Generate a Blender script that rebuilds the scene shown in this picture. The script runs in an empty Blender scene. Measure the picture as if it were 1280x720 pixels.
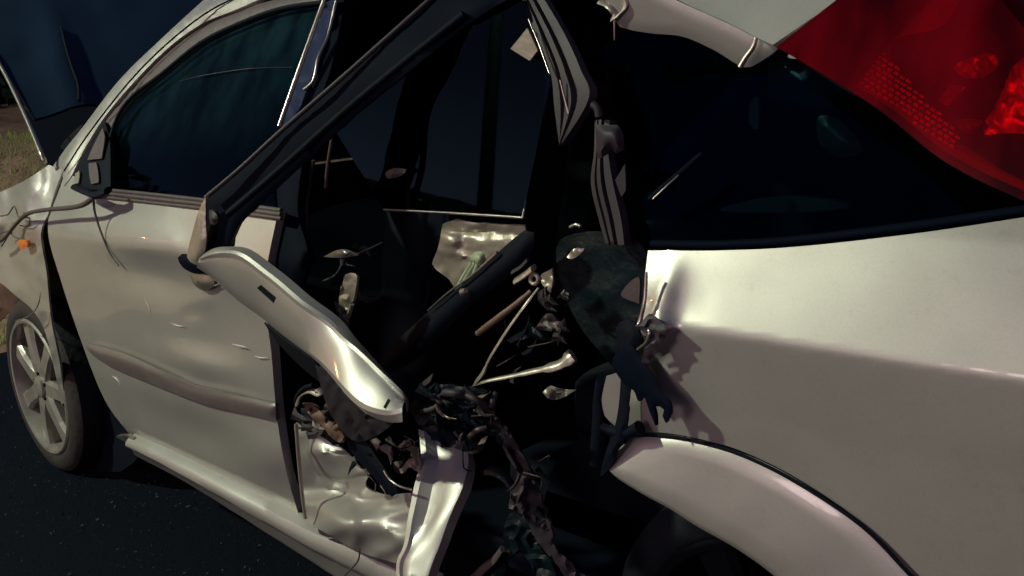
import bpy, bmesh, math, random
import numpy as np
from mathutils import Vector, noise, Matrix
from mathutils.geometry import delaunay_2d_cdt
random.seed(7)
S = bpy.context.scene
COL = S.collection

# ------------------------------------------------------------------ camera
CP = Vector((3.151, -.953, 1.174)); YAW, PITCH, ROLL, FPX = .776, -.218, -.0717, 1156.3
fw = Vector((-math.sin(YAW) * math.cos(PITCH), math.cos(YAW) * math.cos(PITCH), math.sin(PITCH)))
r0 = fw.cross(Vector((0, 0, 1))).normalized(); u0 = r0.cross(fw)
RT = r0 * math.cos(ROLL) + u0 * math.sin(ROLL); UP = u0 * math.cos(ROLL) - r0 * math.sin(ROLL)
cam = bpy.data.cameras.new('camera'); co = bpy.data.objects.new('camera', cam); COL.objects.link(co)
M = Matrix((RT, UP, -fw)).transposed().to_4x4(); M.translation = CP; co.matrix_world = M
cam.sensor_width = 36; cam.lens = 36 * FPX / 1280; cam.clip_start = .02; cam.clip_end = 500
S.camera = co

# ------------------------------------------------------------------ night sky
W = bpy.data.worlds.new('World'); S.world = W; W.use_nodes = True
nt = W.node_tree; nt.nodes.clear()
tc = nt.nodes.new('ShaderNodeTexCoord'); sx = nt.nodes.new('ShaderNodeSeparateXYZ')
rp = nt.nodes.new('ShaderNodeValToRGB'); bg = nt.nodes.new('ShaderNodeBackground'); wo = nt.nodes.new('ShaderNodeOutputWorld')
nt.links.new(tc.outputs['Generated'], sx.inputs[0]); nt.links.new(sx.outputs['Z'], rp.inputs[0])
nt.links.new(rp.outputs[0], bg.inputs[0]); nt.links.new(bg.outputs[0], wo.inputs[0])
el = rp.color_ramp.elements
el[0].position = 0; el[0].color = (.86, .53, .62, 1)
el[1].position = .55; el[1].color = (.014, .030, .085, 1)
e = el.new(.16); e.color = (.27, .18, .26, 1)
bg.inputs[1].default_value = .9
S.view_settings.view_transform = 'Standard'; S.view_settings.look = 'None'
S.view_settings.exposure = 0; S.view_settings.gamma = 1
LAMP = Vector((-1.3, -3.4, 4.2))
LAMP_W = 960; FILL_W = 430

# ------------------------------------------------------------------ materials
def mat(name, base, rough=.5, metal=0., coat=0., spec=.5, var=.15, vscale=6., bump=0., bscale=60., col2=None, emit=None):
    m = bpy.data.materials.new(name); m.use_nodes = True; n = m.node_tree.nodes; L = m.node_tree.links
    p = n['Principled BSDF']
    p.inputs['Roughness'].default_value = rough; p.inputs['Metallic'].default_value = metal
    p.inputs['Coat Weight'].default_value = coat; p.inputs['Coat Roughness'].default_value = .07
    p.inputs['Specular IOR Level'].default_value = spec
    t = n.new('ShaderNodeTexCoord')
    a = n.new('ShaderNodeTexNoise'); a.inputs['Scale'].default_value = vscale; a.inputs['Detail'].default_value = 6; a.inputs['Roughness'].default_value = .65
    L.new(t.outputs['Object'], a.inputs['Vector'])
    r = n.new('ShaderNodeValToRGB'); r.color_ramp.elements[0].position = .3; r.color_ramp.elements[1].position = .7
    c2 = col2 or tuple(c * (1 - var) for c in base)
    r.color_ramp.elements[0].color = (*c2, 1); r.color_ramp.elements[1].color = (*base, 1)
    L.new(a.outputs['Fac'], r.inputs[0]); L.new(r.outputs[0], p.inputs['Base Color'])
    if bump:
        b = n.new('ShaderNodeTexNoise'); b.inputs['Scale'].default_value = bscale; b.inputs['Detail'].default_value = 5
        L.new(t.outputs['Object'], b.inputs['Vector'])
        bm_ = n.new('ShaderNodeBump'); bm_.inputs['Strength'].default_value = bump; bm_.inputs['Distance'].default_value = .01
        L.new(b.outputs['Fac'], bm_.inputs['Height']); L.new(bm_.outputs[0], p.inputs['Normal'])
    if emit:
        p.inputs['Emission Color'].default_value = (*emit[0], 1); p.inputs['Emission Strength'].default_value = emit[1]
    return m

def paint_mat():
    m = mat('silver_paint', (.475, .452, .415), .40, .5, .85, var=.09, vscale=3)
    n = m.node_tree.nodes; L = m.node_tree.links; p = n['Principled BSDF']; t = n['Texture Coordinate']
    # dust specks and dried splashes
    d_ = n.new('ShaderNodeTexNoise'); d_.inputs['Scale'].default_value = 60; d_.inputs['Detail'].default_value = 8; d_.inputs['Roughness'].default_value = .7
    L.new(t.outputs['Object'], d_.inputs['Vector'])
    dr = n.new('ShaderNodeMapRange'); dr.inputs[1].default_value = .56; dr.inputs[2].default_value = .74; dr.inputs[3].default_value = 0; dr.inputs[4].default_value = .28
    L.new(d_.outputs['Fac'], dr.inputs[0]); dx = n.new('ShaderNodeMixRGB'); dx.inputs[2].default_value = (.30, .25, .21, 1)
    s0 = p.inputs['Base Color'].links[0].from_socket
    L.new(dr.outputs[0], dx.inputs[0]); L.new(s0, dx.inputs[1]); L.new(dx.outputs[0], p.inputs['Base Color'])
    # metallic flake and road film: fine value noise in the colour, coarse variation in the gloss
    f = n.new('ShaderNodeTexNoise'); f.inputs['Scale'].default_value = 420; f.inputs['Detail'].default_value = 2
    L.new(t.outputs['Object'], f.inputs['Vector'])
    mr = n.new('ShaderNodeMapRange'); mr.inputs[1].default_value = .3; mr.inputs[2].default_value = .7
    mr.inputs[3].default_value = .95; mr.inputs[4].default_value = 1.03; L.new(f.outputs['Fac'], mr.inputs[0])
    mx = n.new('ShaderNodeVectorMath'); mx.operation = 'SCALE'
    src = p.inputs['Base Color'].links[0].from_socket
    L.new(src, mx.inputs[0]); L.new(mr.outputs[0], mx.inputs['Scale']); L.new(mx.outputs[0], p.inputs['Base Color'])
    g = n.new('ShaderNodeTexNoise'); g.inputs['Scale'].default_value = 9; g.inputs['Detail'].default_value = 8
    L.new(t.outputs['Object'], g.inputs['Vector'])
    m2 = n.new('ShaderNodeMapRange'); m2.inputs[1].default_value = .35; m2.inputs[2].default_value = .7
    m2.inputs[3].default_value = .40; m2.inputs[4].default_value = .47
    L.new(g.outputs['Fac'], m2.inputs[0]); L.new(m2.outputs[0], p.inputs['Roughness'])
    b = n.new('ShaderNodeBump'); b.inputs['Strength'].default_value = .03; b.inputs['Distance'].default_value = .02
    g2 = n.new('ShaderNodeTexNoise'); g2.inputs['Scale'].default_value = 5; g2.inputs['Detail'].default_value = 3
    L.new(t.outputs['Object'], g2.inputs['Vector']); L.new(g2.outputs['Fac'], b.inputs['Height']); L.new(b.outputs[0], p.inputs['Normal'])
    return m

def glass_mat(name, tint, rough=.03):
    m = bpy.data.materials.new(name); m.use_nodes = True; n = m.node_tree.nodes; L = m.node_tree.links; n.clear()
    o = n.new('ShaderNodeOutputMaterial'); mx = n.new('ShaderNodeMixShader'); tr = n.new('ShaderNodeBsdfTransparent')
    gl = n.new('ShaderNodeBsdfGlossy'); fr = n.new('ShaderNodeFresnel'); fr.inputs[0].default_value = 1.5
    tr.inputs[0].default_value = (*tint, 1); gl.inputs['Roughness'].default_value = rough; gl.inputs[0].default_value = (.12, .30, .38, 1)
    L.new(fr.outputs[0], mx.inputs[0]); L.new(tr.outputs[0], mx.inputs[1]); L.new(gl.outputs[0], mx.inputs[2]); L.new(mx.outputs[0], o.inputs[0])
    return m

PAINT = paint_mat()
PRIMER = mat('pale_inner_metal', (.42, .37, .30), .38, .45, .2, var=.35, vscale=14, bump=.2, bscale=40)
BARE = mat('torn_bright_metal', (.5, .46, .4), .28, .8, 0, var=.4, vscale=20)
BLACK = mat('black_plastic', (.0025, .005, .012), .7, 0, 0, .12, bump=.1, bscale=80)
SATIN = mat('satin_black_frame', (.002, .005, .013), .7, 0, 0, .05)
TRIM = mat('faded_grey_trim', (.10, .075, .078), .5, 0, 0, .5, var=.3, vscale=25, bump=.1, bscale=160)
RIB = mat('scuffed_pillar_trim', (.042, .034, .042), .55, 0, 0, .3, var=.2, vscale=8)
RIBD = mat('dark_ribbed_trim', (.040, .034, .044), .42, 0, 0, .4, var=.2)
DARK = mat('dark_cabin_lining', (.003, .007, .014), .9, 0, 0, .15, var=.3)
SEAT = mat('dark_seat_cloth', (.012, .018, .026), .9, 0, 0, .2, var=.5, vscale=10)
RUBBER = mat('dusty_tyre_rubber', (.045, .036, .034), .8, 0, 0, .3, var=.5, vscale=8, bump=.3)
TYRE2 = mat('black_tyre_rubber', (.005, .008, .012), .8, 0, 0, .3, bump=.3)
ALLOY = mat('dirty_alloy', (.36, .33, .29), .36, .35, .2, var=.4, vscale=12)
GREENP = mat('dark_green_plastic', (.003, .012, .017), .5, 0, .1, .25, var=.6, vscale=14, bump=.5, bscale=30)
PALEG = mat('pale_green_plastic', (.42, .50, .32), .4, 0, .2, var=.3, vscale=40)
WOODY = mat('rusty_tan_bar', (.20, .125, .09), .55, .2, 0, var=.4, vscale=30)
RUST = mat('red_brown_liner', (.10, .045, .035), .7, 0, 0, var=.5, vscale=15)
ORANGE = mat('orange_lens', (.8, .18, .02), .25, 0, .6)
WIRE = mat('grey_cable', (.09, .065, .06), .45)
GLASS = glass_mat('tinted_side_glass', (.30, .36, .38))
def film(m, c, z0, z1, f):   # streaky diffuse colour mixed over a glass, stronger with height
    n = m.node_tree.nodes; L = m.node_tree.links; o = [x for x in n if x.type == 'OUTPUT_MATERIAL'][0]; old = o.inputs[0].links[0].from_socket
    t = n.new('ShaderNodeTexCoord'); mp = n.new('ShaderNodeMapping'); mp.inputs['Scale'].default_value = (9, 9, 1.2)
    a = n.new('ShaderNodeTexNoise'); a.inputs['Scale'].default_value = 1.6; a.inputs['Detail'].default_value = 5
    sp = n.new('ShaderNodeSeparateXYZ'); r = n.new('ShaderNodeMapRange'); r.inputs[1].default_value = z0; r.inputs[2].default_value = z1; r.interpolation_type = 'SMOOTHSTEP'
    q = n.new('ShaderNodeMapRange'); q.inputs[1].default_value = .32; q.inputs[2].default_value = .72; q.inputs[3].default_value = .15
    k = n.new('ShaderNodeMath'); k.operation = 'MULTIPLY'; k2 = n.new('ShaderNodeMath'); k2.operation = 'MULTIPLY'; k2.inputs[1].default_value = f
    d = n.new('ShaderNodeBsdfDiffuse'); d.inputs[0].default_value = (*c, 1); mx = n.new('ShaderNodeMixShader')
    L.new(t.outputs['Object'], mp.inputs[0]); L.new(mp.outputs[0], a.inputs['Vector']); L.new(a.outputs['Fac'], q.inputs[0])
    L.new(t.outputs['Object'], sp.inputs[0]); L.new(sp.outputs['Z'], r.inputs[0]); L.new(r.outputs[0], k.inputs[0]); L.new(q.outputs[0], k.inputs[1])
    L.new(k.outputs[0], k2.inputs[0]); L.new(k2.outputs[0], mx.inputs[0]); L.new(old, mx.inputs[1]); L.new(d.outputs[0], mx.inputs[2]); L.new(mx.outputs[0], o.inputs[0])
film(GLASS, (.04, .11, .14), 1.0, 1.36, .22)  # teal reflections painted into the upper side glass
DGLASS = glass_mat('privacy_glass', (.30, .42, .46), .02)
RED = mat('red_lens', (.30, .004, .012), .16, 0, .8, var=.5, vscale=9)
REDHOT = mat('bright_red_reflector', (.42, .006, .02), .2, .2, .6, var=.3, vscale=30)
REDDK = mat('deep_red_lens', (.06, .002, .008), .25, 0, .7, var=.5)
REDBLK = mat('unlit_bulb_socket', (.012, .006, .012), .7, 0, 0, .1)
ASPH = mat('asphalt', (.004, .010, .022), .9, 0, 0, .1, var=.7, vscale=90, bump=1., bscale=260)
GRASS = mat('grass_blade', (.24, .29, .09), .7, 0, 0, .2, var=.5, vscale=3)
SOIL = mat('verge_soil', (.36, .23, .16), .95, 0, 0, .1, var=.5, vscale=5, bump=1., bscale=20)
BUSH = mat('bush_leaf', (.005, .014, .011), .8, 0, 0, .2)
BONNET = mat('shaded_bonnet_navy', (.010, .026, .052), .5, .2, 0, .3, var=.3, vscale=3)  # shade on the silver bonnet, painted in as a navy base
REDGL = glass_mat('red_lens_glass', (.9, .008, .03), .08)
film(REDGL, (.62, .008, .03), -5, -4, .15)
POLE = mat('dull_dark_pole', (.03, .03, .03), .85)

# ------------------------------------------------------------------ mapping helpers
def ray(px, py): return fw + RT * ((px - 640) / FPX) - UP * ((py - 360) / FPX)
def P(px, py, y=0.):
    d = ray(px, py); return CP + d * ((y - CP.y) / d.y)
def PL(px, py, pt, n):
    d = ray(px, py); return CP + d * ((Vector(pt) - CP).dot(Vector(n)) / d.dot(Vector(n)))
def sst(a, b, v):
    t = max(0, min(1, (v - a) / (b - a))); return t * t * (3 - 2 * t)
KN = [(0.0, .18), (.2, .085), (.3, .045), (.45, .022), (.6, .014), (.75, .008), (.85, .001), (.858, .001), (.93, .033), (.98, .056), (1.05, .1), (1.2, .19), (1.4, .31), (1.6, .5)]
def ysurf(x, z):
    if z <= KN[0][0]: return KN[0][1]
    for (a, b), (c, d) in zip(KN, KN[1:]):
        if z <= c: return b + (d - b) * (z - a) / (c - a)
    return KN[-1][1]
def SF(px, py, off=0.):
    y = 0
    for _ in range(14):
        v = P(px, py, y); y = .4 * y + .6 * (ysurf(v.x, v.z) - off)
    return P(px, py, y)

def obj(name, me, m, parent=None, smooth=True):
    o = bpy.data.objects.new(name, me); COL.objects.link(o)
    if m: me.materials.append(m)
    if parent: o.parent = parent; o.matrix_parent_inverse = Matrix.Identity(4)
    if smooth:
        for p in me.polygons: p.use_smooth = True
    return o

def curve_outline(pts, step):
    """closed Catmull-Rom through pts; a point with a trailing 'c' is a corner"""
    n = len(pts); P0 = [Vector((p[0], p[1], (p[2] if len(p) > 2 and p[2] != 'c' else 0))) for p in pts]
    cor = [p[-1] == 'c' for p in pts]; out = []
    for i in range(n):
        a, b = P0[i], P0[(i + 1) % n]
        pa = a if cor[i] else P0[i - 1]; pb = b if cor[(i + 1) % n] else P0[(i + 2) % n]
        k = max(1, int((b - a).xy.length / step))
        for j in range(k):
            t = j / k; t2 = t * t; t3 = t2 * t
            m1 = (b - pa) * .5 if not cor[i] else (b - a); m2 = (pb - a) * .5 if not cor[(i + 1) % n] else (b - a)
            out.append(a * (2 * t3 - 3 * t2 + 1) + m1 * (t3 - 2 * t2 + t) + b * (-2 * t3 + 3 * t2) + m2 * (t3 - t2))
    return out
def inside(x, y, poly):
    c = False; n = len(poly); j = n - 1
    for i in range(n):
        a, b = poly[i], poly[j]
        if (a.y > y) != (b.y > y) and x < (b.x - a.x) * (y - a.y) / (b.y - a.y) + a.x: c = not c
        j = i
    return c
def edged(x, y, poly):
    best = 1e9; n = len(poly)
    for i in range(n):
        a, b = poly[i], poly[(i + 1) % n]; dx, dy = b.x - a.x, b.y - a.y
        t = max(0, min(1, ((x - a.x) * dx + (y - a.y) * dy) / (dx * dx + dy * dy + 1e-9)))
        best = min(best, math.hypot(x - a.x - t * dx, y - a.y - t * dy))
    return best

def sheet(name, pts, m, parent, y=None, off=0., step=12, thick=.0015, bump=None, puff=None, plane=None, jag=0, split=50, crumple=None, fold=None):
    """a panel bounded by pts. y: None = on the body side, number = plane, 'pt' = each point carries its own distance.
    bump(px,py) pushes out in metres, puff=(height,width) rounds the edges, crumple=(amp,scale) dents, fold=facets"""
    ptsn = pts
    ol = curve_outline(ptsn, step)
    if jag:
        for i, v in enumerate(ol):
            v.x += jag * noise.noise(Vector((i * .9, 3.1, len(ol)))) * 2; v.y += jag * noise.noise(Vector((i * .9, 9.7, len(ol)))) * 2
    lo = (min(v.x for v in ol), min(v.y for v in ol)); hi = (max(v.x for v in ol), max(v.y for v in ol))
    vs = [v.xy for v in ol]; n0 = len(vs)
    rnd = random.Random(len(name) * 7 + n0)
    gy = lo[1] + step * .5; row = 0
    while gy < hi[1]:
        gx = lo[0] + (step * .5 if row % 2 else step)
        while gx < hi[0]:
            jx = (rnd.random() - .5) * step * (.9 if fold else .1); jy = (rnd.random() - .5) * step * (.9 if fold else .1)
            if inside(gx + jx, gy + jy, ol) and edged(gx + jx, gy + jy, ol) > step * .4: vs.append(Vector((gx + jx, gy + jy)))
            gx += step
        gy += step * .87; row += 1
    V, E_, F, *_r = delaunay_2d_cdt(vs, [(i, (i + 1) % n0) for i in range(n0)], [], 1, 1e-4)
    ctr = None
    if y == 'pt':   # plane fitted through the distances plus a soft remainder
        A = np.array([(1, p[0] / 100, p[1] / 100) for p in pts]); B = np.array([p[2] for p in pts])
        cf = np.linalg.lstsq(A, B, rcond=None)[0]; res = B - A @ cf
        ctr = [(p[0], p[1], float(r_)) for p, r_ in zip(pts, res)]
    out = []
    for v in V:
        o_ = 0.
        if bump: o_ += bump(v.x, v.y)
        if puff: o_ += puff[0] * (1 - math.exp(-(edged(v.x, v.y, ol) / puff[1]) ** 2))
        if crumple:
            q = Vector((v.x / crumple[1], v.y / crumple[1], len(name) * 1.7))
            o_ += crumple[0] * ((1 - abs(noise.noise(q)) * 2.2) * .7 + noise.noise(q * 2.3) * .5)
        if fold: o_ += (rnd.random() - .5) * 2 * fold
        if ctr:
            w = yy = 0
            for a, b, c in ctr:
                k = 1 / ((a - v.x) ** 2 + (b - v.y) ** 2 + 900) ** 1.2; w += k; yy += k * c
            out.append(P(v.x, v.y, float(cf[0] + cf[1] * v.x / 100 + cf[2] * v.y / 100) + yy / w - o_))
        elif plane:
            q = PL(v.x, v.y, *plane); out.append(q + Vector(plane[1]).normalized() * o_)
        elif y is None: out.append(SF(v.x, v.y, off + o_))
        else: out.append(P(v.x, v.y, y - o_))
    me = bpy.data.meshes.new(name)
    # order the faces so that their normals look towards the camera side
    fs = []
    for f in F:
        a, b, c = out[f[0]], out[f[1]], out[f[2]]
        nn = (b - a).cross(c - a)
        fs.append(tuple(f) if nn.dot(a - CP) < 0 else tuple(reversed(f)))
    me.from_pydata(out, [], fs); me.update()
    o = obj(name, me, m, parent, smooth=not fold)
    if thick:
        s = o.modifiers.new('thickness', 'SOLIDIFY'); s.thickness = thick; s.offset = -1
    es = o.modifiers.new('edges', 'EDGE_SPLIT'); es.split_angle = math.radians(split)
    return o

def ruled(name, A, B, prof, m, parent, k=6, y=None, thick=.0016, dent=None, split=28):
    """folded strip between two edge curves; prof = (position across, height out) pairs"""
    def pt(p): return P(p[0], p[1], p[2]) if len(p) > 2 else (P(p[0], p[1], y) if y is not None else SF(p[0], p[1], .004))
    a = smooth_path([pt(p) for p in A], k); b = smooth_path([pt(p) for p in B], k); n = len(prof); vs = []; fs = []
    for i, (p, q) in enumerate(zip(a, b)):
        tg = (a[min(i + 1, len(a) - 1)] + b[min(i + 1, len(b) - 1)] - a[max(i - 1, 0)] - b[max(i - 1, 0)]).normalized()
        nn = tg.cross(q - p).normalized()
        if nn.dot(CP - p) < 0: nn = -nn
        for j, (u, h) in enumerate(prof):
            hh = h + (dent(i / (len(a) - 1), u) if dent else 0)
            vs.append(p.lerp(q, u) + nn * hh)
    for i in range(len(a) - 1):
        for j in range(n - 1): fs.append((i * n + j, i * n + j + 1, i * n + n + j + 1, i * n + n + j))
    c = vs[n + n // 2]; f = fs[n // 2]
    if (vs[f[1]] - vs[f[0]]).cross(vs[f[2]] - vs[f[1]]).dot(CP - vs[f[0]]) < 0: fs = [tuple(reversed(x)) for x in fs]
    me = bpy.data.meshes.new(name); me.from_pydata(vs, [], fs); me.update(); o = obj(name, me, m, parent)
    so = o.modifiers.new('thickness', 'SOLIDIFY'); so.thickness = thick; so.offset = -1
    es = o.modifiers.new('edges', 'EDGE_SPLIT'); es.split_angle = math.radians(split); return o
from mathutils.bvhtree import BVHTree
def bvh(o): return BVHTree.FromPolygons([v.co for v in o.data.vertices], [tuple(p.vertices) for p in o.data.polygons])
def on(t, px, py, lift=.001):
    d = ray(px, py).normalized(); h = t.ray_cast(CP, d)
    return (h[0] if h[0] else P(px, py, 0)) - d * lift
def decal(name, pts, m, parent, t, lift=.001, step=4, thick=.0008):
    o = sheet(name, pts, m, parent, y=0, step=step, thick=thick)
    for v in o.data.vertices:
        d = (v.co - CP).normalized(); h = t.ray_cast(CP, d)
        if h[0]: v.co = h[0] - d * lift
    return o
def smooth_path(pts, k=4):
    q = [Vector(p) for p in pts]; out = []
    for i in range(len(q) - 1):
        a, b = q[i], q[i + 1]; pa = q[i - 1] if i else a; pb = q[i + 2] if i + 2 < len(q) else b
        for j in range(k):
            t = j / k; t2 = t * t; t3 = t2 * t
            out.append(a * (2 * t3 - 3 * t2 + 1) + (b - pa) * .5 * (t3 - 2 * t2 + t) + b * (-2 * t3 + 3 * t2) + (pb - a) * .5 * (t3 - t2))
    out.append(q[-1]); return out
def tube_mesh(name, path, rad, sides=8, flat=1.):
    vs = []; fs = []; n = len(path)
    up = Vector((.13, -.4, .9)).normalized()
    for i, p in enumerate(path):
        d = (path[min(i + 1, n - 1)] - path[max(i - 1, 0)]).normalized()
        s = d.cross(up).normalized(); u = s.cross(d).normalized()
        r = rad[0] + (rad[-1] - rad[0]) * i / max(1, n - 1) if len(rad) < 3 else rad[min(len(rad) - 1, int(i / max(1, n - 1) * (len(rad) - 1) + .5))]
        for k in range(sides):
            a = 2 * math.pi * k / sides; vs.append(p + s * math.cos(a) * r + u * math.sin(a) * r * flat)
    for i in range(n - 1):
        for k in range(sides):
            k2 = (k + 1) % sides; fs.append((i * sides + k, i * sides + k2, (i + 1) * sides + k2, (i + 1) * sides + k))
    fs.append(tuple(range(sides - 1, -1, -1))); fs.append(tuple((n - 1) * sides + k for k in range(sides)))
    me = bpy.data.meshes.new(name); me.from_pydata(vs, [], fs); me.update(); return me
def tube(name, pts, r, m, parent, k=4, sides=8, flat=1., off=.004):
    """pts = (px, py, y) or (px, py) on the body side; r in metres, one or several"""
    w = [P(*p) if len(p) > 2 else SF(p[0], p[1], off) for p in pts]
    r = r if isinstance(r, (tuple, list)) else (r, r)
    o = obj(name, tube_mesh(name, smooth_path(w, k), r, sides, flat), m, parent)
    es = o.modifiers.new('edges', 'EDGE_SPLIT'); es.split_angle = math.radians(60)
    return o
def box_mesh(name, c, s, rot=None, bev=.0, seg=2):
    bm = bmesh.new(); bmesh.ops.create_cube(bm, size=1)
    for v in bm.verts: v.co = Vector((v.co.x * s[0], v.co.y * s[1], v.co.z * s[2]))
    if bev: bmesh.ops.bevel(bm, geom=bm.edges[:], offset=bev, segments=seg, affect='EDGES', profile=.6)
    if rot: bmesh.ops.transform(bm, matrix=rot.to_4x4(), verts=bm.verts)
    for v in bm.verts: v.co += Vector(c)
    me = bpy.data.meshes.new(name); bm.to_mesh(me); bm.free(); return me
def box(name, c, s, m, parent, rot=None, bev=.01, seg=3):
    o = obj(name, box_mesh(name, c, s, rot, bev, seg), m, parent)
    es = o.modifiers.new('edges', 'EDGE_SPLIT'); es.split_angle = math.radians(50); return o
def tag(o, label=None, cat=None, group=None, kind=None):
    if label: o['label'] = label
    if cat: o['category'] = cat
    if group: o['group'] = group
    if kind: o['kind'] = kind
    return o
def empty(name, loc=(0, 0, 0)):
    o = bpy.data.objects.new(name, None); COL.objects.link(o); o.location = loc; o.empty_display_size = .1; return o
def gauss(px, py, cx, cy, sx_, sy_, a=0.):
    dx, dy = px - cx, py - cy; u = dx * math.cos(a) + dy * math.sin(a); v = -dx * math.sin(a) + dy * math.cos(a)
    return math.exp(-(u / sx_) ** 2 - (v / sy_) ** 2)

# ------------------------------------------------------------------ ground and verge
def grid(name, x0, x1, y0, y1, nx, ny, hf, m):
    vs = [Vector((x0 + (x1 - x0) * i / nx, y0 + (y1 - y0) * j / ny, 0)) for j in range(ny + 1) for i in range(nx + 1)]
    for v in vs: v.z = hf(v.x, v.y)
    fs = [(j * (nx + 1) + i, j * (nx + 1) + i + 1, (j + 1) * (nx + 1) + i + 1, (j + 1) * (nx + 1) + i) for j in range(ny) for i in range(nx)]
    me = bpy.data.meshes.new(name); me.from_pydata(vs, [], fs); return obj(name, me, m)
g = grid('asphalt_road', -150, 150, -150, 150, 60, 60, lambda x, y: 0, ASPH); tag(g, 'dark asphalt road surface under and around the wrecked car', kind='structure')
def vh(x, y):
    d = -2.2 - x + .15 * noise.noise(Vector((x * .4, y * .5, 0)))
    h = .02 + .98 * sst(-.3, 2.6, d) + .55 * sst(3, 9, d) + .05 * noise.noise(Vector((x * 1.3, y * 1.3, 4))) + .02 * noise.noise(Vector((x * 6, y * 6, 4)))
    return h if d > -.3 else -.2
v = grid('verge_bank', -16, -1.6, -9, 16, 110, 150, vh, SOIL); tag(v, 'low bank of bare brown soil beyond the front of the car', kind='structure')
# grass on the lower part of the bank
vs = []; fs = []; rg = random.Random(3)
for i in range(42000):
    x = -rg.uniform(2.0, 6.4); y = rg.uniform(-4.5, 6); h0 = vh(x, y)
    if h0 < 0: continue
    if x < -4.6 and noise.noise(Vector((x * 1.2, y * 1.2, 2))) < -.05 + (-x - 4.6) * .25: continue
    a = rg.uniform(0, 6.28); L_ = rg.uniform(.03, .085); w = .004; tx = math.cos(a) * L_ * rg.uniform(.1, .7); ty = math.sin(a) * L_ * rg.uniform(.1, .7)
    b = len(vs); px_, py_ = -math.sin(a) * w, math.cos(a) * w
    vs += [(x + px_, y + py_, h0 - .01), (x - px_, y - py_, h0 - .01), (x + tx, y + ty, h0 + L_)]; fs.append((b, b + 1, b + 2))
me = bpy.data.meshes.new('grass'); me.from_pydata(vs, [], fs); o = obj('grass', me, GRASS)
tag(o, 'short dry green grass covering the foot of the soil bank', 'grass', kind='stuff')
# dark hedge above the bank
vs = []; fs = []
for i in range(26000):
    x = rg.uniform(-9.6, -8.2); y = rg.uniform(-4, 9); top = 4.4 + .9 * noise.noise(Vector((y * .5, 1, 1))); z = rg.uniform(1.35, top)
    q = Vector((x, y, z)); d1 = Vector((rg.gauss(0, 1), rg.gauss(0, 1), rg.gauss(0, 1))).normalized() * rg.uniform(.06, .14); d2 = d1.orthogonal().normalized() * .07
    b = len(vs); vs += [q - d1, q + d2, q + d1, q - d2]; fs.append((b, b + 1, b + 2, b + 3))
me = bpy.data.meshes.new('hedge'); me.from_pydata(vs, [], fs); o = obj('hedge', me, BUSH)
tag(o, 'dark leafy hedge along the top of the bank behind the car', 'hedge')

# loose grit on the asphalt
vs = []; fs = []
for i in range(2600):
    x = rg.uniform(-1.2, 2.6); y = -abs(rg.gauss(0, .5)) + .25; s = rg.uniform(.002, .006)
    b = len(vs); c = Vector((x, y, s * .5)); t = [Vector((rg.uniform(-1, 1), rg.uniform(-1, 1), rg.uniform(-.5, 1))) * s for _ in range(4)]
    vs += [c + q for q in t]; fs += [(b, b + 1, b + 2), (b, b + 1, b + 3), (b + 1, b + 2, b + 3), (b, b + 2, b + 3)]
me = bpy.data.meshes.new('gravel'); me.from_pydata(vs, [], fs)
o = obj('gravel', me, mat('grit_stone', (.018, .024, .034), .8, var=.6, vscale=80), smooth=False); tag(o, 'loose grit and stone chips scattered on the asphalt by the sill', 'gravel', kind='stuff')

# ------------------------------------------------------------------ street lamp that lights the place (behind the viewer's left)
sl = empty('street_lamp', (LAMP.x - .9, LAMP.y - .7, 0)); tag(sl, 'grey street lamp standing across the road, its lit head towards the car', 'street lamp')
def local(parent, o):
    o.parent = parent; return o
b0 = Vector((0, 0, 0)); hd = LAMP - sl.location
local(sl, obj('pole', tube_mesh('pole', [b0, Vector((0, 0, 2)), Vector((0, 0, hd.z))], (.07, .045), 12), POLE))
local(sl, obj('arm', tube_mesh('arm', smooth_path([(0, 0, hd.z - .05), (hd.x * .3, hd.y * .3, hd.z + .12), (hd.x, hd.y, hd.z + .14)], 6), (.035, .03), 10), POLE))
local(sl, obj('lamp_head', box_mesh('lamp_head', hd + Vector((0, 0, .13)), (.5, .22, .08), Matrix.Rotation(.66, 3, 'Z'), .02), POLE))
ld = bpy.data.lights.new('bulb', 'POINT'); ld.energy = LAMP_W; ld.color = (.91, 1, .75); ld.shadow_soft_size = .14
lo_ = bpy.data.objects.new('bulb', ld); COL.objects.link(lo_); lo_.parent = sl; lo_.location = hd

s2 = empty('street_lamp', (1.6, -8.6, 0)); tag(s2, 'added pinkish fill light on a short pole behind the viewer', 'street lamp')
local(s2, obj('pole', tube_mesh('pole', [b0, Vector((0, 0, 2)), Vector((0, 0, 2.2))], (.07, .05), 12), POLE))
local(s2, obj('arm', tube_mesh('arm', [Vector((0, 0, 2.2)), Vector((0, 0, 2.3))], (.2, .22), 16), POLE))
l2 = bpy.data.lights.new('globe', 'POINT'); l2.energy = FILL_W; l2.color = (1, .76, .78); l2.shadow_soft_size = 1.2  # invented fill lamp, added to brighten the lower panels
o2 = bpy.data.objects.new('globe', l2); COL.objects.link(o2); o2.parent = s2; o2.location = (0, 0, 2.9)

s3 = empty('street_lamp', (-19, -8.2, 0)); tag(s3, 'orange sodium street lamp on a tall pole far down the road', 'street lamp')
local(s3, obj('pole', tube_mesh('pole', [b0, Vector((0, 0, 2.5)), Vector((0, 0, 5.1))], (.08, .05), 12), POLE))
local(s3, obj('lamp_head', box_mesh('lamp_head', (0, 0, 5.16), (.5, .3, .1), None, .02), POLE))
l3 = bpy.data.lights.new('sodium_bulb', 'POINT'); l3.energy = 1500; l3.color = (1, .42, .10); l3.shadow_soft_size = .12
o3 = bpy.data.objects.new('sodium_bulb', l3); COL.objects.link(o3); o3.parent = s3; o3.location = (0, 0, 4.95)

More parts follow.
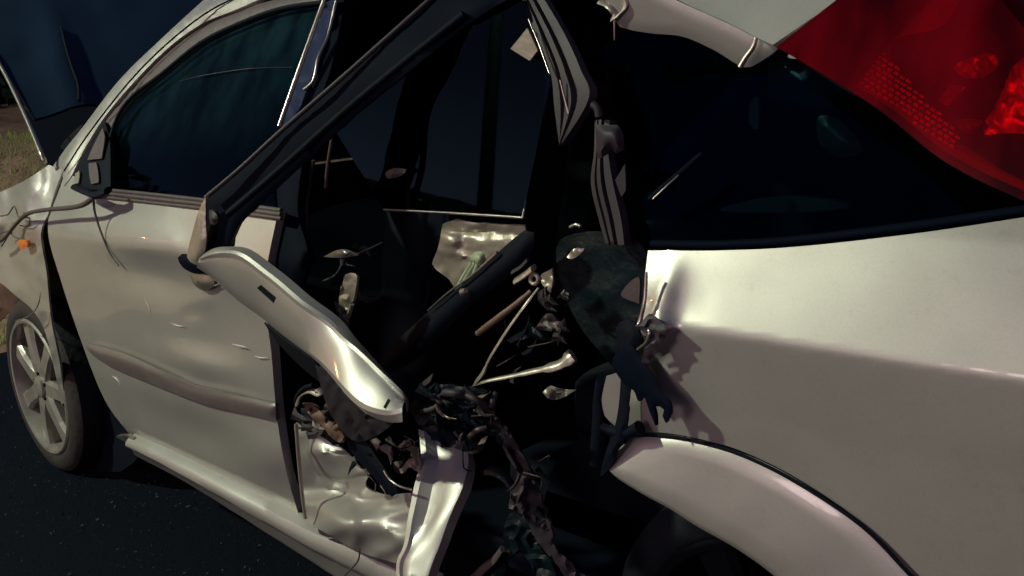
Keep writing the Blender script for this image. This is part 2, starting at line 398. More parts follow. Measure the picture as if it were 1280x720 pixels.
# ================================================================== THE CAR
CAR = empty('crashed_car', (0, 0, 0)); tag(CAR, 'silver hatchback with its side caved in and the rear door torn open', 'car')

# ---- front door
def fd_bump(x, y):
    b = .010 * gauss(x, y, 175, 300, 70, 28, .15) - .012 * gauss(x, y, 200, 345, 60, 25, .3)
    b += -.012 * gauss(x, y, 300, 400, 60, 60) + .012 * gauss(x, y, 250, 455, 45, 18, .3)
    b += .014 * gauss(x, y, 335, 575, 38, 34) - .008 * gauss(x, y, 250, 540, 50, 22, .5)
    b += .0016 * noise.noise(Vector((x / 60, y / 60, 1))) + .004 * gauss(x, y, 256, 374, 13, 10, .4) + .003 * gauss(x, y, 216, 302, 9, 8) - .003 * gauss(x, y, 240, 392, 12, 8)
    return b
fdoor = sheet('front_door', [(78, 213, 'c'), (67, 240), (60, 290), (76, 350), (101, 425), (131, 500), (165, 547, 'c'), (270, 606), (377, 656, 'c'), (358, 590), (346, 520), (339, 440), (334, 400), (333, 340), (348, 262, 'c'), (240, 249), (130, 236, 'c'), (105, 226)], PAINT, CAR, step=8, thick=.02, bump=fd_bump)
for k, (dy, hh) in enumerate(((0, .0050), (5.2, .0058), (10.2, .0045))):
    tube('belt_moulding', [(128, 237 + dy * .9), (190, 243 + dy), (270, 252 + dy), (352, 263 + dy)], hh, TRIM, fdoor, flat=1.0)
sheet('rub_strip', [(108, 431), (150, 440), (195, 460), (240, 482), (290, 493), (344, 504, 'c'), (345, 526, 'c'), (300, 515), (250, 503), (185, 478), (128, 453)], mat('grey_rub_strip', (.20, .165, .155), .42, .1, 0, var=.25, vscale=9), fdoor, step=4, off=.010, thick=.012, puff=(.006, 4), bump=lambda x, y: .006 * gauss(x + 0 * y, y - (x - 108) * .33, 0, 434, 9e9, 9))
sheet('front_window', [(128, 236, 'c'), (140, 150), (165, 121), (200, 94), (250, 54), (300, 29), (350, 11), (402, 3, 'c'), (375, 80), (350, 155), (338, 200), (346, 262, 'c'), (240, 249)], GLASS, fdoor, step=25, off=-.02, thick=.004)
sheet('window_frame', [(84, 230, 'c'), (112, 178), (142, 135), (200, 72), (250, 34), (300, 12), (350, -2), (400, -12, 'c'), (402, 4, 'c'), (350, 12), (300, 30), (250, 55), (200, 95), (165, 122), (146, 147), (133, 190), (130, 236, 'c'), (105, 236)], TRIM, fdoor, step=8, off=-.008, thick=.01, puff=(.006, 5))
tube('glass_reflection', [(225, 101), (250, 95), (285, 89), (320, 85), (366, 84)], (.0008, .0018, .0006), TRIM, fdoor, sides=5, flat=.3, off=-.014)  # pale reflection line on the glass, built as a thin tube
tube('window_seal', [(130, 236), (134, 190), (146, 148), (165, 121), (200, 94), (250, 54), (300, 29), (350, 11), (402, 3)], .005, BLACK, fdoor)
tube('bright_trim', [(410, -14, .27), (404, 4, .262), (375, 84, .19), (349, 158, .13)], .005, BARE, fdoor)
# mirror stub: plate, empty housing base and cable
mir = sheet('mirror_base', [(92, 234, 'c'), (98, 208), (112, 182), (131, 152, 'c'), (137, 175), (138, 215), (136, 243), (118, 248)], BLACK, fdoor, step=6, off=.010, thick=.012, puff=(.006, 4))
sheet('mirror_plate', [(109, 200, 'c'), (117, 181), (128, 160, 'c'), (131, 170), (127, 198, 'c')], TRIM, mir, step=6, off=.024, thick=.004)
sheet('inner_plate', [(111, 204), (120, 203), (123, 228), (114, 230)], TRIM, mir, step=6, off=.024, thick=.004)
sheet('inner_plate', [(94, 217), (99, 213), (98, 228), (93, 231)], PRIMER, mir, step=5, off=.024, thick=.003)
tube('mirror_stalk', [(93, 233, .0), (104, 238, -.012), (120, 243, -.014), (135, 238, -.005)], (.011, .014), BLACK, mir, flat=.6)
tube('mirror_stalk', [(117, 240, -.01), (118, 248, -.014)], (.014, .009), BLACK, mir)
# door handle with the recess
hr = sheet('door_handle', [(222, 322), (228, 317), (245, 322), (258, 333), (256, 341), (243, 342), (228, 334)], SATIN, fdoor, step=5, off=.006, thick=.01, puff=(.014, 5))
sheet('recess', [(238, 342), (262, 345), (268, 356), (256, 364), (243, 356)], BARE, fdoor, step=5, off=.002, thick=.003, puff=(.006, 6))  # bright metal patch, paints in the glint beneath the handle
# scratches: pale scraped dents on the door
SCR = mat('scraped_pale_paint', (.62, .60, .54), .6)
for a in ([(290, 430), (300, 432), (308, 434)], [(318, 445), (326, 447), (334, 447)], [(214, 404), (222, 407), (230, 408)], [(140, 470), (146, 474), (150, 482)], [(262, 360), (280, 352), (292, 350)], [(180, 372), (186, 384), (188, 396)]):
    tube('scrape', a, (.0006, .0014, .0005), SCR, fdoor, k=3, sides=5, flat=.4, off=.0012)

# ---- A pillar and roof rail
ap = sheet('windscreen_pillar', [(66, 208, 'c'), (84, 183), (104, 158), (150, 99), (200, 50), (250, 4), (280, -22, 'c'), (370, -22, 'c'), (302, 9), (250, 31), (200, 69), (140, 134), (108, 182), (88, 222), (80, 232, 'c'), (76, 214)], PAINT, CAR, step=7, off=.004, thick=.012, puff=(.016, 9))
tube('rain_gutter', [(80, 214), (110, 168), (160, 104), (205, 58), (255, 18), (300, -6)], .0022, SATIN, ap, off=.0215)
sheet('windscreen_edge', [(68, 203), (76, 182), (92, 164), (104, 155), (96, 168), (84, 186), (72, 206)], GREENP, CAR, y=.18, step=6, thick=.004)

# ---- raised bonnet, its plane rising forward from the scuttle
hp = ((.35, .05, 1.03), (.61, .0, .79))
def bon(x, y):
    return .02 * gauss(x, y, 75, 60, 26, 110, -.25) - .008 * gauss(x, y, 100, 75, 8, 100, -.35) + .004 * noise.noise(Vector((x / 40, y / 40, 0)))
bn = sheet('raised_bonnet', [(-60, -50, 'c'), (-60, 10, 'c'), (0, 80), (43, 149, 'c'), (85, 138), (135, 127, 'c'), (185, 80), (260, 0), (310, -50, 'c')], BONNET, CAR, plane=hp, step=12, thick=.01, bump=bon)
obj('bonnet_crease', tube_mesh('bonnet_crease', smooth_path([PL(x, y, *hp) + Vector((.012, 0, .016)) for x, y in ((76, 40), (82, 66), (90, 92), (97, 112), (98, 132))]), (.004, .006), 6), BLACK, bn)
edge = [PL(x, y, *hp) + Vector((.0, -.004, .004)) for x, y in ((-40, 20), (0, 79), (30, 138), (58, 204))]
obj('bonnet_edge', tube_mesh('bonnet_edge', smooth_path(edge), (.006, .007), 8), BARE, bn)
sheet('scuttle_panel', [(20, 110), (43, 146), (135, 126), (140, 150), (105, 190), (70, 215), (60, 205)], BLACK, CAR, plane=((.30, .3, .98), (.45, 0, .89)), step=14, thick=.01)

# ---- front wing, crumpled
def wing(x, y):
    return .006 * (1 - abs(noise.noise(Vector((x / 22, y / 40, 8)))) * 2.5) + .03 * gauss(x, y, 40, 230, 16, 60, .2) - .03 * gauss(x, y, 12, 300, 18, 40)
fw_ = sheet('front_wing', [(61, 206, 'c'), (79, 213, 'c'), (69, 238), (61, 265), (51, 293), (58, 340), (64, 400), (74, 450), (80, 497), (77, 506, 'c'), (68, 462), (56, 414), (40, 387), (20, 370), (-2, 352), (-40, 335, 'c'), (-60, 262, 'c'), (-10, 244), (30, 226)], PAINT, CAR, step=6, off=.004, thick=.006, bump=wing)
sheet('side_indicator', [(23, 300), (33, 301), (34, 309), (25, 311)], ORANGE, fw_, step=4, off=.026, thick=.01, puff=(.004, 3))
sheet('wheel_arch_liner', [(-50, 320), (0, 348), (25, 372), (33, 392), (12, 390), (-10, 410), (-50, 420)], RUST, CAR, y=.14, step=9, thick=.004, crumple=(.02, 20))
# inner post exposed between wing and door
sheet('inner_post', [(50, 255, 'c'), (85, 215, 'c'), (175, 380), (180, 560, 'c'), (150, 590), (90, 560), (60, 420)], BLACK, CAR, y=.13, step=16, thick=.02, crumple=(.01, 30))
box('battery_tray', (-.1, .55, .62), (.7, .7, .45), BLACK, CAR)
# wiring pulled from the mirror to the wing
wr = tube('mirror_cable', [(118, 246, -0.017), (104, 256, -0.021), (85, 260, -0.021), (60, 262, -0.025), (35, 267, -0.028), (20, 280, -0.028), (5, 298, -0.025), (-10, 306, -0.021)], (.007, .005), WIRE, CAR)
tube('hanging_wire', [(117, 247, -0.016), (118, 262, -0.010), (122, 278, -0.009), (130, 300, -0.007), (138, 318, -0.005), (148, 332, -0.003)], (.0035, .002), WIRE, CAR)
tube('hanging_wire', [(20, 278, -0.028), (14, 292, -0.025), (26, 300, -0.017), (33, 306, -0.017)], .0025, WIRE, CAR)
tube('hanging_wire', [(0, 270, -0.017), (10, 268, -0.021), (18, 258, -0.021), (24, 272, -0.021), (36, 272, -0.021), (36, 282, -0.021), (25, 282, -0.021)], .002, WIRE, CAR)
tube('hanging_wire', [(0, 292, -0.017), (12, 290, -0.021), (2, 308, -0.017)], .002, WIRE, CAR)
tube('hanging_wire', [(50, 366, -0.014), (48, 380, -0.021), (38, 394, -0.025), (20, 401, -0.021)], .0018, BARE, CAR)

# ---- wheels
def lathe(name, prof, c, m, parent, seg=56):
    vs = []; fs = []; n = len(prof)
    for i in range(seg):
        a = 2 * math.pi * i / seg
        for r, y in prof: vs.append((c[0] + r * math.cos(a), c[1] + y, c[2] + r * math.sin(a)))
    for i in range(seg):
        for j in range(n - 1):
            i2 = (i + 1) % seg; fs.append((i * n + j, i2 * n + j, i2 * n + j + 1, i * n + j + 1))
    me = bpy.data.meshes.new(name); me.from_pydata(vs, [], fs); me.update()
    bm = bmesh.new(); bm.from_mesh(me); bmesh.ops.recalc_face_normals(bm, faces=bm.faces); bm.to_mesh(me); bm.free()
    o = obj(name, me, m, parent); es = o.modifiers.new('edges', 'EDGE_SPLIT'); es.split_angle = math.radians(45); return o
def wheel(name, c, spokes, tm, am, rot=0.):
    w = empty(name, (0, 0, 0)); w.parent = CAR
    lathe('tyre', [(.296, .022), (.285, .008), (.26, .0), (.24, .002), (.228, .012)], c, tm, w)
    lathe('tread', [(.205, .15), (.25, .17), (.292, .15), (.302, .11), (.302, .06), (.2965, .0215)], c, TYRE2, w)
    lathe('rim', [(.229, .012), (.234, .003), (.228, -.002), (.219, .0), (.212, .02), (.206, .10), (.21, .15)], c, am, w)
    lathe('brake_disc', [(0, .085), (.13, .085), (.13, .095), (.0, .095)], c, BLACK, w)
    lathe('hub_cap', [(0, -.002), (.02, -.004), (.034, .002), (.036, .014), (.05, .02), (.05, .05), (0, .05)], c, am, w, 32)
    for i in range(spokes):
        a = rot + 2 * math.pi * i / spokes; vs = []; fs = []
        sec = [(.03, .034, .012), (.08, .030, .008), (.15, .027, .010), (.214, .036, .014)]
        for r, hw, yy in sec:
            for s_, dy in ((-1, .012), (-.72, 0), (.72, 0), (1, .012), (.9, .035), (-.9, .035)):
                vs.append((c[0] + r * math.cos(a) - s_ * hw * math.sin(a), c[1] + yy + dy, c[2] + r * math.sin(a) + s_ * hw * math.cos(a)))
        for j in range(3):
            for k in range(6): fs.append((j * 6 + k, j * 6 + (k + 1) % 6, j * 6 + 6 + (k + 1) % 6, j * 6 + 6 + k))
        fs += [(0, 1, 2, 3, 4, 5), (23, 22, 21, 20, 19, 18)]
        me = bpy.data.meshes.new('spoke'); me.from_pydata(vs, [], fs); bm = bmesh.new(); bm.from_mesh(me); bmesh.ops.recalc_face_normals(bm, faces=bm.faces); bm.to_mesh(me); bm.free()
        obj('spoke', me, am, w, smooth=False)
    for i in range(5):
        a = 2 * math.pi * i / 5 + .3
        p0 = Vector((c[0] + .045 * math.cos(a), c[1] + .0, c[2] + .045 * math.sin(a)))
        obj('wheel_bolt', tube_mesh('wheel_bolt', [p0 + Vector((0, .02, 0)), p0 + Vector((0, .006, 0))], (.006, .006), 6), BLACK, w)
    return w
wheel('front_wheel', (-.05, .035, .30), 7, RUBBER, ALLOY, math.radians(90 + 12))
wheel('rear_wheel', (2.56, .13, .28), 7, TYRE2, mat('shaded_alloy', (.004, .006, .010), .8, 0, 0, .1), .3)  # rear rim: shade under the arch painted in as near-black alloy

# ---- sill
def sill(x, y): return 0
sl_ = ruled('sill',
    [(160, 546, .035), (200, 565, .03), (290, 611, .03), (378, 657, .03), (450, 688, .03), (540, 728, .03)],
    [(168, 575, .055), (226, 606, .05), (300, 653, .05), (398, 716, .05), (450, 752, .05), (520, 800, .05)],
    [(0, -.03), (.05, .0), (.14, .010), (.26, .014), (.36, .011), (.42, .003), (.47, .0), (.8, -.004), (.97, -.012), (1, -.03)], PAINT, CAR, k=10, split=35, dent=lambda t, u: .002 * noise.noise(Vector((t * 14, u * 2, 1))))

sheet('sill_joint', [(160, 545), (166, 549), (160, 553), (145, 546)], BARE, sl_, off=.02, step=4, thick=.01)
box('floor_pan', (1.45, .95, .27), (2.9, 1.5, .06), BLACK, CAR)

# ---- B pillar and dark centre of the side
sheet('centre_pillar', [(404, 2, 'c'), (432, -10, 'c'), (415, 80), (385, 170), (372, 260), (385, 330), (352, 420), (366, 540), (382, 656, 'c'), (376, 657), (350, 560), (332, 420), (333, 300), (352, 200), (349, 158), (375, 84)], SATIN, CAR, off=-.03, step=10, thick=.03, puff=(.01, 8))
sheet('pillar_gloss_panel', [(406, 4, 'c'), (421, -4, 'c'), (407, 45), (390, 95), (377, 130), (368, 152), (352, 162, 'c'), (376, 86)], mat('glossy_blue_black_trim', (.03, .04, .075), .12, 0, 1), CAR, off=-.012, step=7, thick=.006, crumple=(.006, 14))
tube('torn_trim_edge', [(421, -2, .27), (410, 45, .235), (398, 72, .2), (392, 100, .18), (380, 112, .17)], .0035, BARE, CAR)
tube('belt_edge', [(416, 168, .16), (410, 205, .16), (407, 235, .16)], .004, WIRE, CAR)
tube('belt_edge', [(392, 200, .15), (385, 240, .15), (382, 290, .15)], .004, WIRE, CAR)

tube('inner_reflection_line', [(225, 101, .5), (262, 93, .5), (310, 86, .5), (368, 84, .5)], (.002, .004), TRIM, CAR)  # tube behind the glass, stands in for the pale reflection line
# ---- cabin lining: everything dark seen through the hole
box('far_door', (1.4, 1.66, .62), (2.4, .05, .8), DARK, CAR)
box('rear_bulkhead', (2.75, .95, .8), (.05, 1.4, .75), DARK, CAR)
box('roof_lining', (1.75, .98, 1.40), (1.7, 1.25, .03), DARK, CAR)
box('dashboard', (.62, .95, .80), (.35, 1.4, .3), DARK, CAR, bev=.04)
box('far_side_block', (1.2, 1.55, 1.4), (3.2, .03, .9), DARK, CAR)  # solid panel added to block the sky through the far windows
box('windscreen', (.78, .95, 1.2), (.9, 1.25, .006), DGLASS, CAR, Matrix.Rotation(-.58, 3, 'Y'), bev=0.001)
def seat(x, y, tm):
    s = empty('front_seat', (0, 0, 0)); s.parent = CAR
    box('seat_cushion', (x, y, .5), (.5, .48, .16), tm, s, bev=.05)
    box('backrest', (x + .32, y, .84), (.15, .48, .62), tm, s, Matrix.Rotation(.25, 3, 'Y'), bev=.05)
    box('headrest', (x + .42, y, 1.22), (.1, .26, .16), tm, s, Matrix.Rotation(.25, 3, 'Y'), bev=.04)
seat(1.25, .55, SEAT); seat(1.2, 1.2, SEAT)
rs = empty('rear_seat'); rs.parent = CAR
box('seat_cushion', (2.2, 1.0, .5), (.5, 1.2, .18), SEAT, rs, bev=.06)
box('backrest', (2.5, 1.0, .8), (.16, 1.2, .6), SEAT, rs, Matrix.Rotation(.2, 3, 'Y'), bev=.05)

# ---- rear door torn outward
RD = empty('rear_door'); RD.parent = CAR; RD['label'] = 'buckled rear door hanging out of its opening, frame and skin torn apart'
sheet('window_frame', [(257, 247, -.11, 'c'), (300, 212, -.07), (350, 166, -.02), (430, 96, .05), (520, 16, .13), (550, -12, .16, 'c'), (655, -12, .17, 'c'), (600, 20, .14), (540, 66, .10), (450, 140, .05), (380, 205, -.01), (330, 252, -.05), (297, 284, -.09), (290, 300, -.1), (282, 318, -.11), (262, 326, -.12), (252, 320, -.12), (258, 290, -.12)], SATIN, RD, y='pt', step=9, thick=.03, puff=(.006, 6))
tube('frame_edge', [(257, 247, -.12), (300, 211, -.08), (350, 165, -.03), (430, 95, .04), (520, 15, .12), (550, -12, .15)], .0045, RIB, RD)
tube('frame_seal', [(285, 268, -.11), (350, 212, -.05), (430, 140, .03), (500, 82, .08), (580, 18, .13)], .007, BLACK, RD)
sheet('frame_corner', [(257, 246, -.125, 'c'), (249, 262, -.13), (240, 292, -.135), (234, 322, -.14), (245, 331, -.14, 'c'), (254, 320, -.14), (258, 300, -.135), (257, 275, -.13)], PRIMER, RD, y='pt', step=5, thick=.006, puff=(.006, 4))
sheet('hinge_lug', [(262, 262), (271, 268), (272, 279), (263, 280)], RIB, RD, y=-.14, step=4, thick=.01, puff=(.008, 4))
def arm_b(x, y):  # rolled upper edge, flat face, dip in the middle
    t = ((x - 253) * .83 + (y - 329) * .56); s = (-(x - 253) * .56 + (y - 329) * .83)
    return .014 * gauss(t, 0, 270, 0, 45, 9) + s * (-.0009 + .0014 * sst(160, 240, t)) + .004 * noise.noise(Vector((t / 60, s / 25, 0))) - .010 * gauss(t, 0, 170, 0, 45, 9)
arm = ruled('door_skin_arm',
    [(250, 322, -.15), (272, 315, -.145), (300, 317, -.14), (335, 342, -.135), (376, 376, -.135), (420, 411, -.13), (450, 436, -.13), (480, 465, -.135), (503, 488, -.14), (508, 500, -.14)],
    [(247, 335, -.145), (265, 351, -.13), (293, 378, -.12), (325, 401, -.115), (357, 427, -.12), (392, 452, -.14), (418, 480, -.165), (445, 508, -.18), (478, 519, -.18), (502, 514, -.17)],
    [(0, -.020), (0, -.003), (.03, .0025), (.10, .003), (.13, -.0005), (.17, .001), (.35, .004), (.6, .005), (.85, .003), (.96, -.002), (1, -.016)], PAINT, RD, k=6, y=None, split=24,
    dent=lambda t, u: .003 * noise.noise(Vector((t * 7, u * 2.5, 1))) - .006 * math.exp(-((t - .52) / .05) ** 2) * (1 - u) + .003 * math.exp(-((t - .72) / .06) ** 2) * u)
sheet('arm_underside', [(392, 450, -.12, 'c'), (414, 472, -.13), (432, 494, -.14), (455, 513, -.15), (482, 516, -.15), (502, 513, -.14, 'c'), (490, 530, -.11), (470, 545, -.09), (445, 552, -.07), (425, 535, -.07), (408, 505, -.08)], RIB, RD, y='pt', step=6, thick=.003, crumple=(.014, 16))
sheet('arm_underside', [(330, 404, -.12, 'c'), (364, 431, -.13), (392, 451, -.13), (412, 474, -.13, 'c'), (404, 480, -.08), (380, 462, -.07), (350, 432, -.07)], BLACK, RD, y='pt', step=8, thick=.003)

at = bvh(arm)
decal('maker_plate', [(321, 360, 'c'), (326, 356, 'c'), (345, 372, 'c'), (342, 379, 'c')], BLACK, arm, at)
decal('slot', [(479, 509, 'c'), (482, 511, 'c'), (488, 500, 'c'), (485, 498, 'c')], BLACK, arm, at, step=3)
# glass pane of the rear door with its bright edges
pane = sheet('rear_door_window', [(420, 165, .13, 'c'), (480, 262, .11, 'c'), (560, 266, .11), (653, 272, .11, 'c'), (672, 180, .15), (687, 96, .18, 'c'), (668, 30, .2), (655, 0, .22, 'c'), (560, 54, .19)], DGLASS, RD, plane=((2.15, .107, .96), (0, -.995, .10)), step=22, thick=.004)
tube('glass_edge', [(480, 262, .105), (560, 266, .105), (653, 272, .105)], .0022, BARE, pane, k=2)
tube('glass_edge', [(653, 273, .105), (664, 218, .13), (672, 178, .145), (681, 128, .165), (688, 97, .175)], (.0020, .0030), BARE, pane, k=3)
tube('glass_clip', [(687, 90, .165), (688, 98, .165), (686, 106, .165)], .004, BARE, pane)
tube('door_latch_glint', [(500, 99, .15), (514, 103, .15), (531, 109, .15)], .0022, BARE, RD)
sheet('latch_cover', [(503, 97), (528, 90), (533, 106)], GREENP, RD, y=.16, step=6, thick=.003)
sheet('inner_handle', [(481, 217), (492, 210), (507, 212), (501, 220), (484, 223)], WIRE, RD, y=.1, step=5, thick=.006, puff=(.006, 4))
sheet('inner_lining', [(345, 300), (400, 262), (470, 250), (560, 262), (550, 300), (545, 345), (520, 400), (470, 430), (420, 400), (370, 365), (340, 330)], DARK, RD, y=.34, step=14, thick=.01, crumple=(.02, 40))
# pale trim flag near the roof
sheet('pale_trim_flag', [(659, 35, 'c'), (638, 61, 'c'), (662, 76, 'c'), (672, 63, 'c')], PRIMER, CAR, y=.12, step=6, thick=.004)

# ---- ribbed pillar cover ripped loose
def ribs(x, y):
    t = (x - 676) - (y) * .42 if y > 30 else (x - 676) - y * .5
    return .004 * max(0, math.cos((x - .45 * y) / 24 * 2 * math.pi)) ** 1.5
rc = ruled('pillar_cover', [(648, -12, .15), (661, 22, .14), (675, 56, .125), (688, 94, .11), (692, 135, .1), (699, 182, .09)], [(670, -20, .15), (694, 18, .14), (711, 48, .125), (728, 86, .11), (739, 122, .1), (703, 180, .09)], [(0, -.012), (.02, .0), (.2, .001), (.24, -.006), (.3, -.006), (.34, .003), (.52, .004), (.56, -.005), (.62, -.005), (.66, .002), (.95, .001), (1, -.012)], RIB, CAR, k=6, split=20)
tube('ridge', [(700, 100, .095), (706, 124, .095), (711, 142, .095)], (.0012, .0022), BARE, rc)
tube('ridge', [(661, 24, .125), (674, 56, .115), (687, 92, .10)], (.0018, .0014), BARE, rc)
ruled('lower_pillar_cover', [(743, 150, .11), (742, 190, .1), (738, 230, .095), (748, 275, .09), (757, 306, .085)], [(764, 150, .11), (762, 190, .1), (768, 228, .095), (778, 272, .09), (782, 306, .085)], [(0, -.012), (.02, .0), (.2, .001), (.24, -.006), (.3, -.006), (.34, .003), (.52, .004), (.56, -.005), (.62, -.005), (.66, .002), (.95, .001), (1, -.012)], RIBD, CAR, k=6, split=20)
sheet('belt_guide', [(744, 156, 'c'), (772, 156, 'c'), (779, 168), (779, 188), (770, 192), (763, 186), (748, 198)], RIB, CAR, y=.08, step=5, thick=.02, puff=(.014, 6))
sheet('belt_guide_wing', [(769, 225, 'c'), (781, 205, 'c'), (782, 238), (777, 246)], RIB, CAR, y=.09, step=6, thick=.004)
tube('guide_bracket', [(741, 130, .1), (747, 136, .1), (749, 146, .1)], .006, RIB, CAR)
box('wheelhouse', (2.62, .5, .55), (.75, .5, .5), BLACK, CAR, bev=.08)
sheet('crushed_wheelhouse_skin', [(700, 300), (760, 290), (808, 315), (806, 400), (795, 450), (780, 470), (750, 440), (720, 400), (700, 350)], GREENP, CAR, y=.12, step=12, thick=.004, crumple=(.008, 70))
sheet('pale_gusset', [(776, 368), (798, 346), (799, 380, 'c')], TRIM, CAR, y=.06, step=6, thick=.003)

# ---- roof edge and tail light
sheet('roof_panel', [(790, -30, 'c'), (845, 0), (904, 26), (944, 46), (966, 56, 'c'), (1010, 26), (1068, -12, 'c'), (1090, -30, 'c')], PAINT, CAR, plane=((2.5, .188, 1.2), (-.2, -.76, .62)), step=9, thick=.01)
rr = sheet('roof_rail', [(748, -20, 'c'), (790, -30, 'c'), (845, 0), (904, 27), (944, 47), (972, 62, 'c'), (952, 76), (930, 84), (893, 63), (854, 46), (817, 42), (783, 36), (769, 26)], PAINT, CAR, plane=((2.5, .19, 1.2), (.1, -.96, -.25)), step=7, thick=.01, puff=(.003, 6))
tube('body_seam_filler', [(945, 47, .178), (941, 60, .176), (932, 72, .174), (925, 84, .172)], (.003, .004), BARE, rr)
tube('torn_strip', [(752, 2, .16), (763, 8, .15), (768, 18, .15), (764, 26, .15)], (.008, .004), PRIMER, CAR, flat=.5)
tube('torn_strip', [(781, -4, .15), (781, 8, .15), (776, 16, .15), (765, 25, .15)], (.006, .004), PRIMER, CAR, flat=.5)
tube('torn_strip', [(768, 24, .15), (768, 50, .15)], (.0018, .0008), BARE, CAR)

TL = empty('tail_light'); TL.parent = CAR
def tlb(x, y): return 0
tp = ((2.54, .165, 1.19), (-.18, -.86, .42))
hs = sheet('lens_housing', [(990, 62, 'c'), (1060, 2), (1100, -30, 'c'), (1310, -30, 'c'), (1400, 60, 'c'), (1400, 270, 'c'), (1290, 238), (1190, 190), (1105, 125), (1020, 76)], REDBLK, TL, plane=((2.54, .212, 1.19), tp[1]), step=16, thick=.02)
lens = sheet('lens', [(974, 61, 'c'), (1056, -3), (1105, -40, 'c'), (1228, -40, 'c'), (1262, 12), (1330, 90), (1410, 180, 'c'), (1410, 300, 'c'), (1290, 256), (1187, 206), (1101, 139), (1013, 84)], REDGL, TL, plane=tp, step=9, thick=.004, bump=lambda x, y: .006 )
# rows of small prisms moulded in the lens
import itertools
pm = None
tp2 = ((2.54, .192, 1.19), tp[1])
def red(name, pts, m, h=.004, off=.0, **k):
    sheet(name, pts, m, TL, plane=tp2, step=6, thick=.002, bump=lambda x, y: off, puff=(h, 8), **k)
CHR = mat('lamp_reflector_chrome', (.42, .40, .40), .4, .5, var=.2, vscale=30)
PRI = mat('reflector_prism', (.95, .9, .9), .3, .2)
DIM = mat('lamp_housing_grey', (.16, .15, .15), .55, 0, var=.5, vscale=12)
red('housing_wall', [(986, 66), (1060, 4), (1100, -26), (1200, -30), (1180, 30), (1120, 50), (1120, 100), (1180, 150), (1190, 172), (1300, 236), (1400, 275), (1290, 242), (1190, 194), (1105, 129), (1017, 79)], DIM)
nn = Vector(tp[1]).normalized(); du = Vector((.845, .535)); dv = Vector((.55, -.83))
for i, j in itertools.product(range(26), range(11)):
    q = Vector((992, 70)) + du * (i * 9 + (j % 2) * 3) + dv * (j * 6.6 + 2)
    if not inside(q.x, q.y, [Vector(a) for a in ((985, 66), (1040, 22), (1075, 30), (1125, 90), (1215, 188), (1190, 192), (1105, 127), (1015, 77))]): continue
    c = PL(q.x, q.y, *tp2) + nn * .006
    a = PL(q.x + du.x * 6.5, q.y + du.y * 6.5, *tp2) + nn * .006 - c
    b = PL(q.x + dv.x * 3.6, q.y + dv.y * 3.6, *tp2) + nn * .006 - c
    h = nn * .0022
    me = bpy.data.meshes.new('lens_prism'); r1, r2 = rg.uniform(.3, 1.2), rg.uniform(.3, 1.2)
    me.from_pydata([c, c + a, c + a + b, c + b, c + a * .3 + b * .5 + h * r1, c + a * .7 + b * .5 + h * r2], [], [(0, 1, 5, 4), (1, 2, 5), (2, 3, 4, 5), (3, 0, 4)])
    obj('lens_prism', me, PRI, lens, smooth=False)
red('bulb_reflector', [(1196, 88), (1212, 75), (1240, 68), (1250, 80), (1238, 98), (1212, 100)], CHR, .006, .006, fold=.003)
red('bulb_reflector', [(1178, 128), (1190, 110), (1212, 112), (1208, 122), (1190, 134)], CHR, .005, .006, fold=.003)
red('bulb_reflector', [(1200, 158), (1225, 152), (1236, 160), (1215, 170)], DIM, .004, .012, fold=.003)
red('fluted_reflector', [(1250, 128), (1290, 70), (1380, 80), (1370, 190), (1300, 172), (1235, 172)], CHR, .004, .005, crumple=(.004, 9))
red('bulb_shade', [(1200, 128), (1225, 104), (1245, 110), (1246, 140), (1225, 155), (1200, 155), (1188, 142)], REDBLK, .008, .010)
red('bulb_shade', [(1215, 180), (1250, 172), (1300, 178), (1330, 240), (1290, 232), (1240, 205)], REDBLK, .006, .010)

# ---- quarter window
qg = sheet('quarter_window', [(752, 60, 'c'), (783, 38), (818, 44), (854, 48), (893, 65), (930, 86), (952, 78), (974, 64, 'c'), (1012, 86), (1100, 142), (1185, 209), (1290, 258), (1400, 300, 'c'), (1400, 250, 'c'), (1280, 269), (1150, 290), (1000, 306), (900, 311), (818, 311, 'c'), (800, 250), (775, 160)], DGLASS, CAR, off=-.035, step=14, thick=.004)
tube('window_seal', [(815, 305, .055), (900, 306, .06), (1000, 300, .07), (1150, 282, .08), (1290, 262, .09), (1400, 250, .1)], .006, SATIN, qg)
sheet('parcel_shelf', [(902, 264), (930, 252), (980, 245), (1040, 250), (1062, 258), (1010, 265)], PRIMER, CAR, y=.17, step=8, thick=.01)
sheet('speaker_cover', [(1022, 146), (1045, 148), (1068, 168), (1078, 190), (1050, 196), (1025, 180)], PRIMER, CAR, y=.20, step=8, thick=.006, puff=(.01, 8))
sheet('belt_buckle_cover', [(938, 128), (948, 122), (947, 160), (937, 155)], PRIMER, CAR, y=.22, step=5, thick=.006)
sheet('hook_cover', [(838, 98), (846, 92), (856, 108), (850, 120), (842, 112)], PRIMER, CAR, y=.22, step=5, thick=.006)
tube('torn_seal', [(813, 250, .06), (835, 230, .07), (858, 210, .08), (878, 192, .09)], (.006, .004), SATIN, CAR)
tube('torn_seal', [(816, 249, .05), (835, 231, .06), (848, 219, .07)], (.0015, .001), BARE, CAR)
box('boot_lining', (2.9, .40, .95), (.95, .04, .6), DARK, CAR)

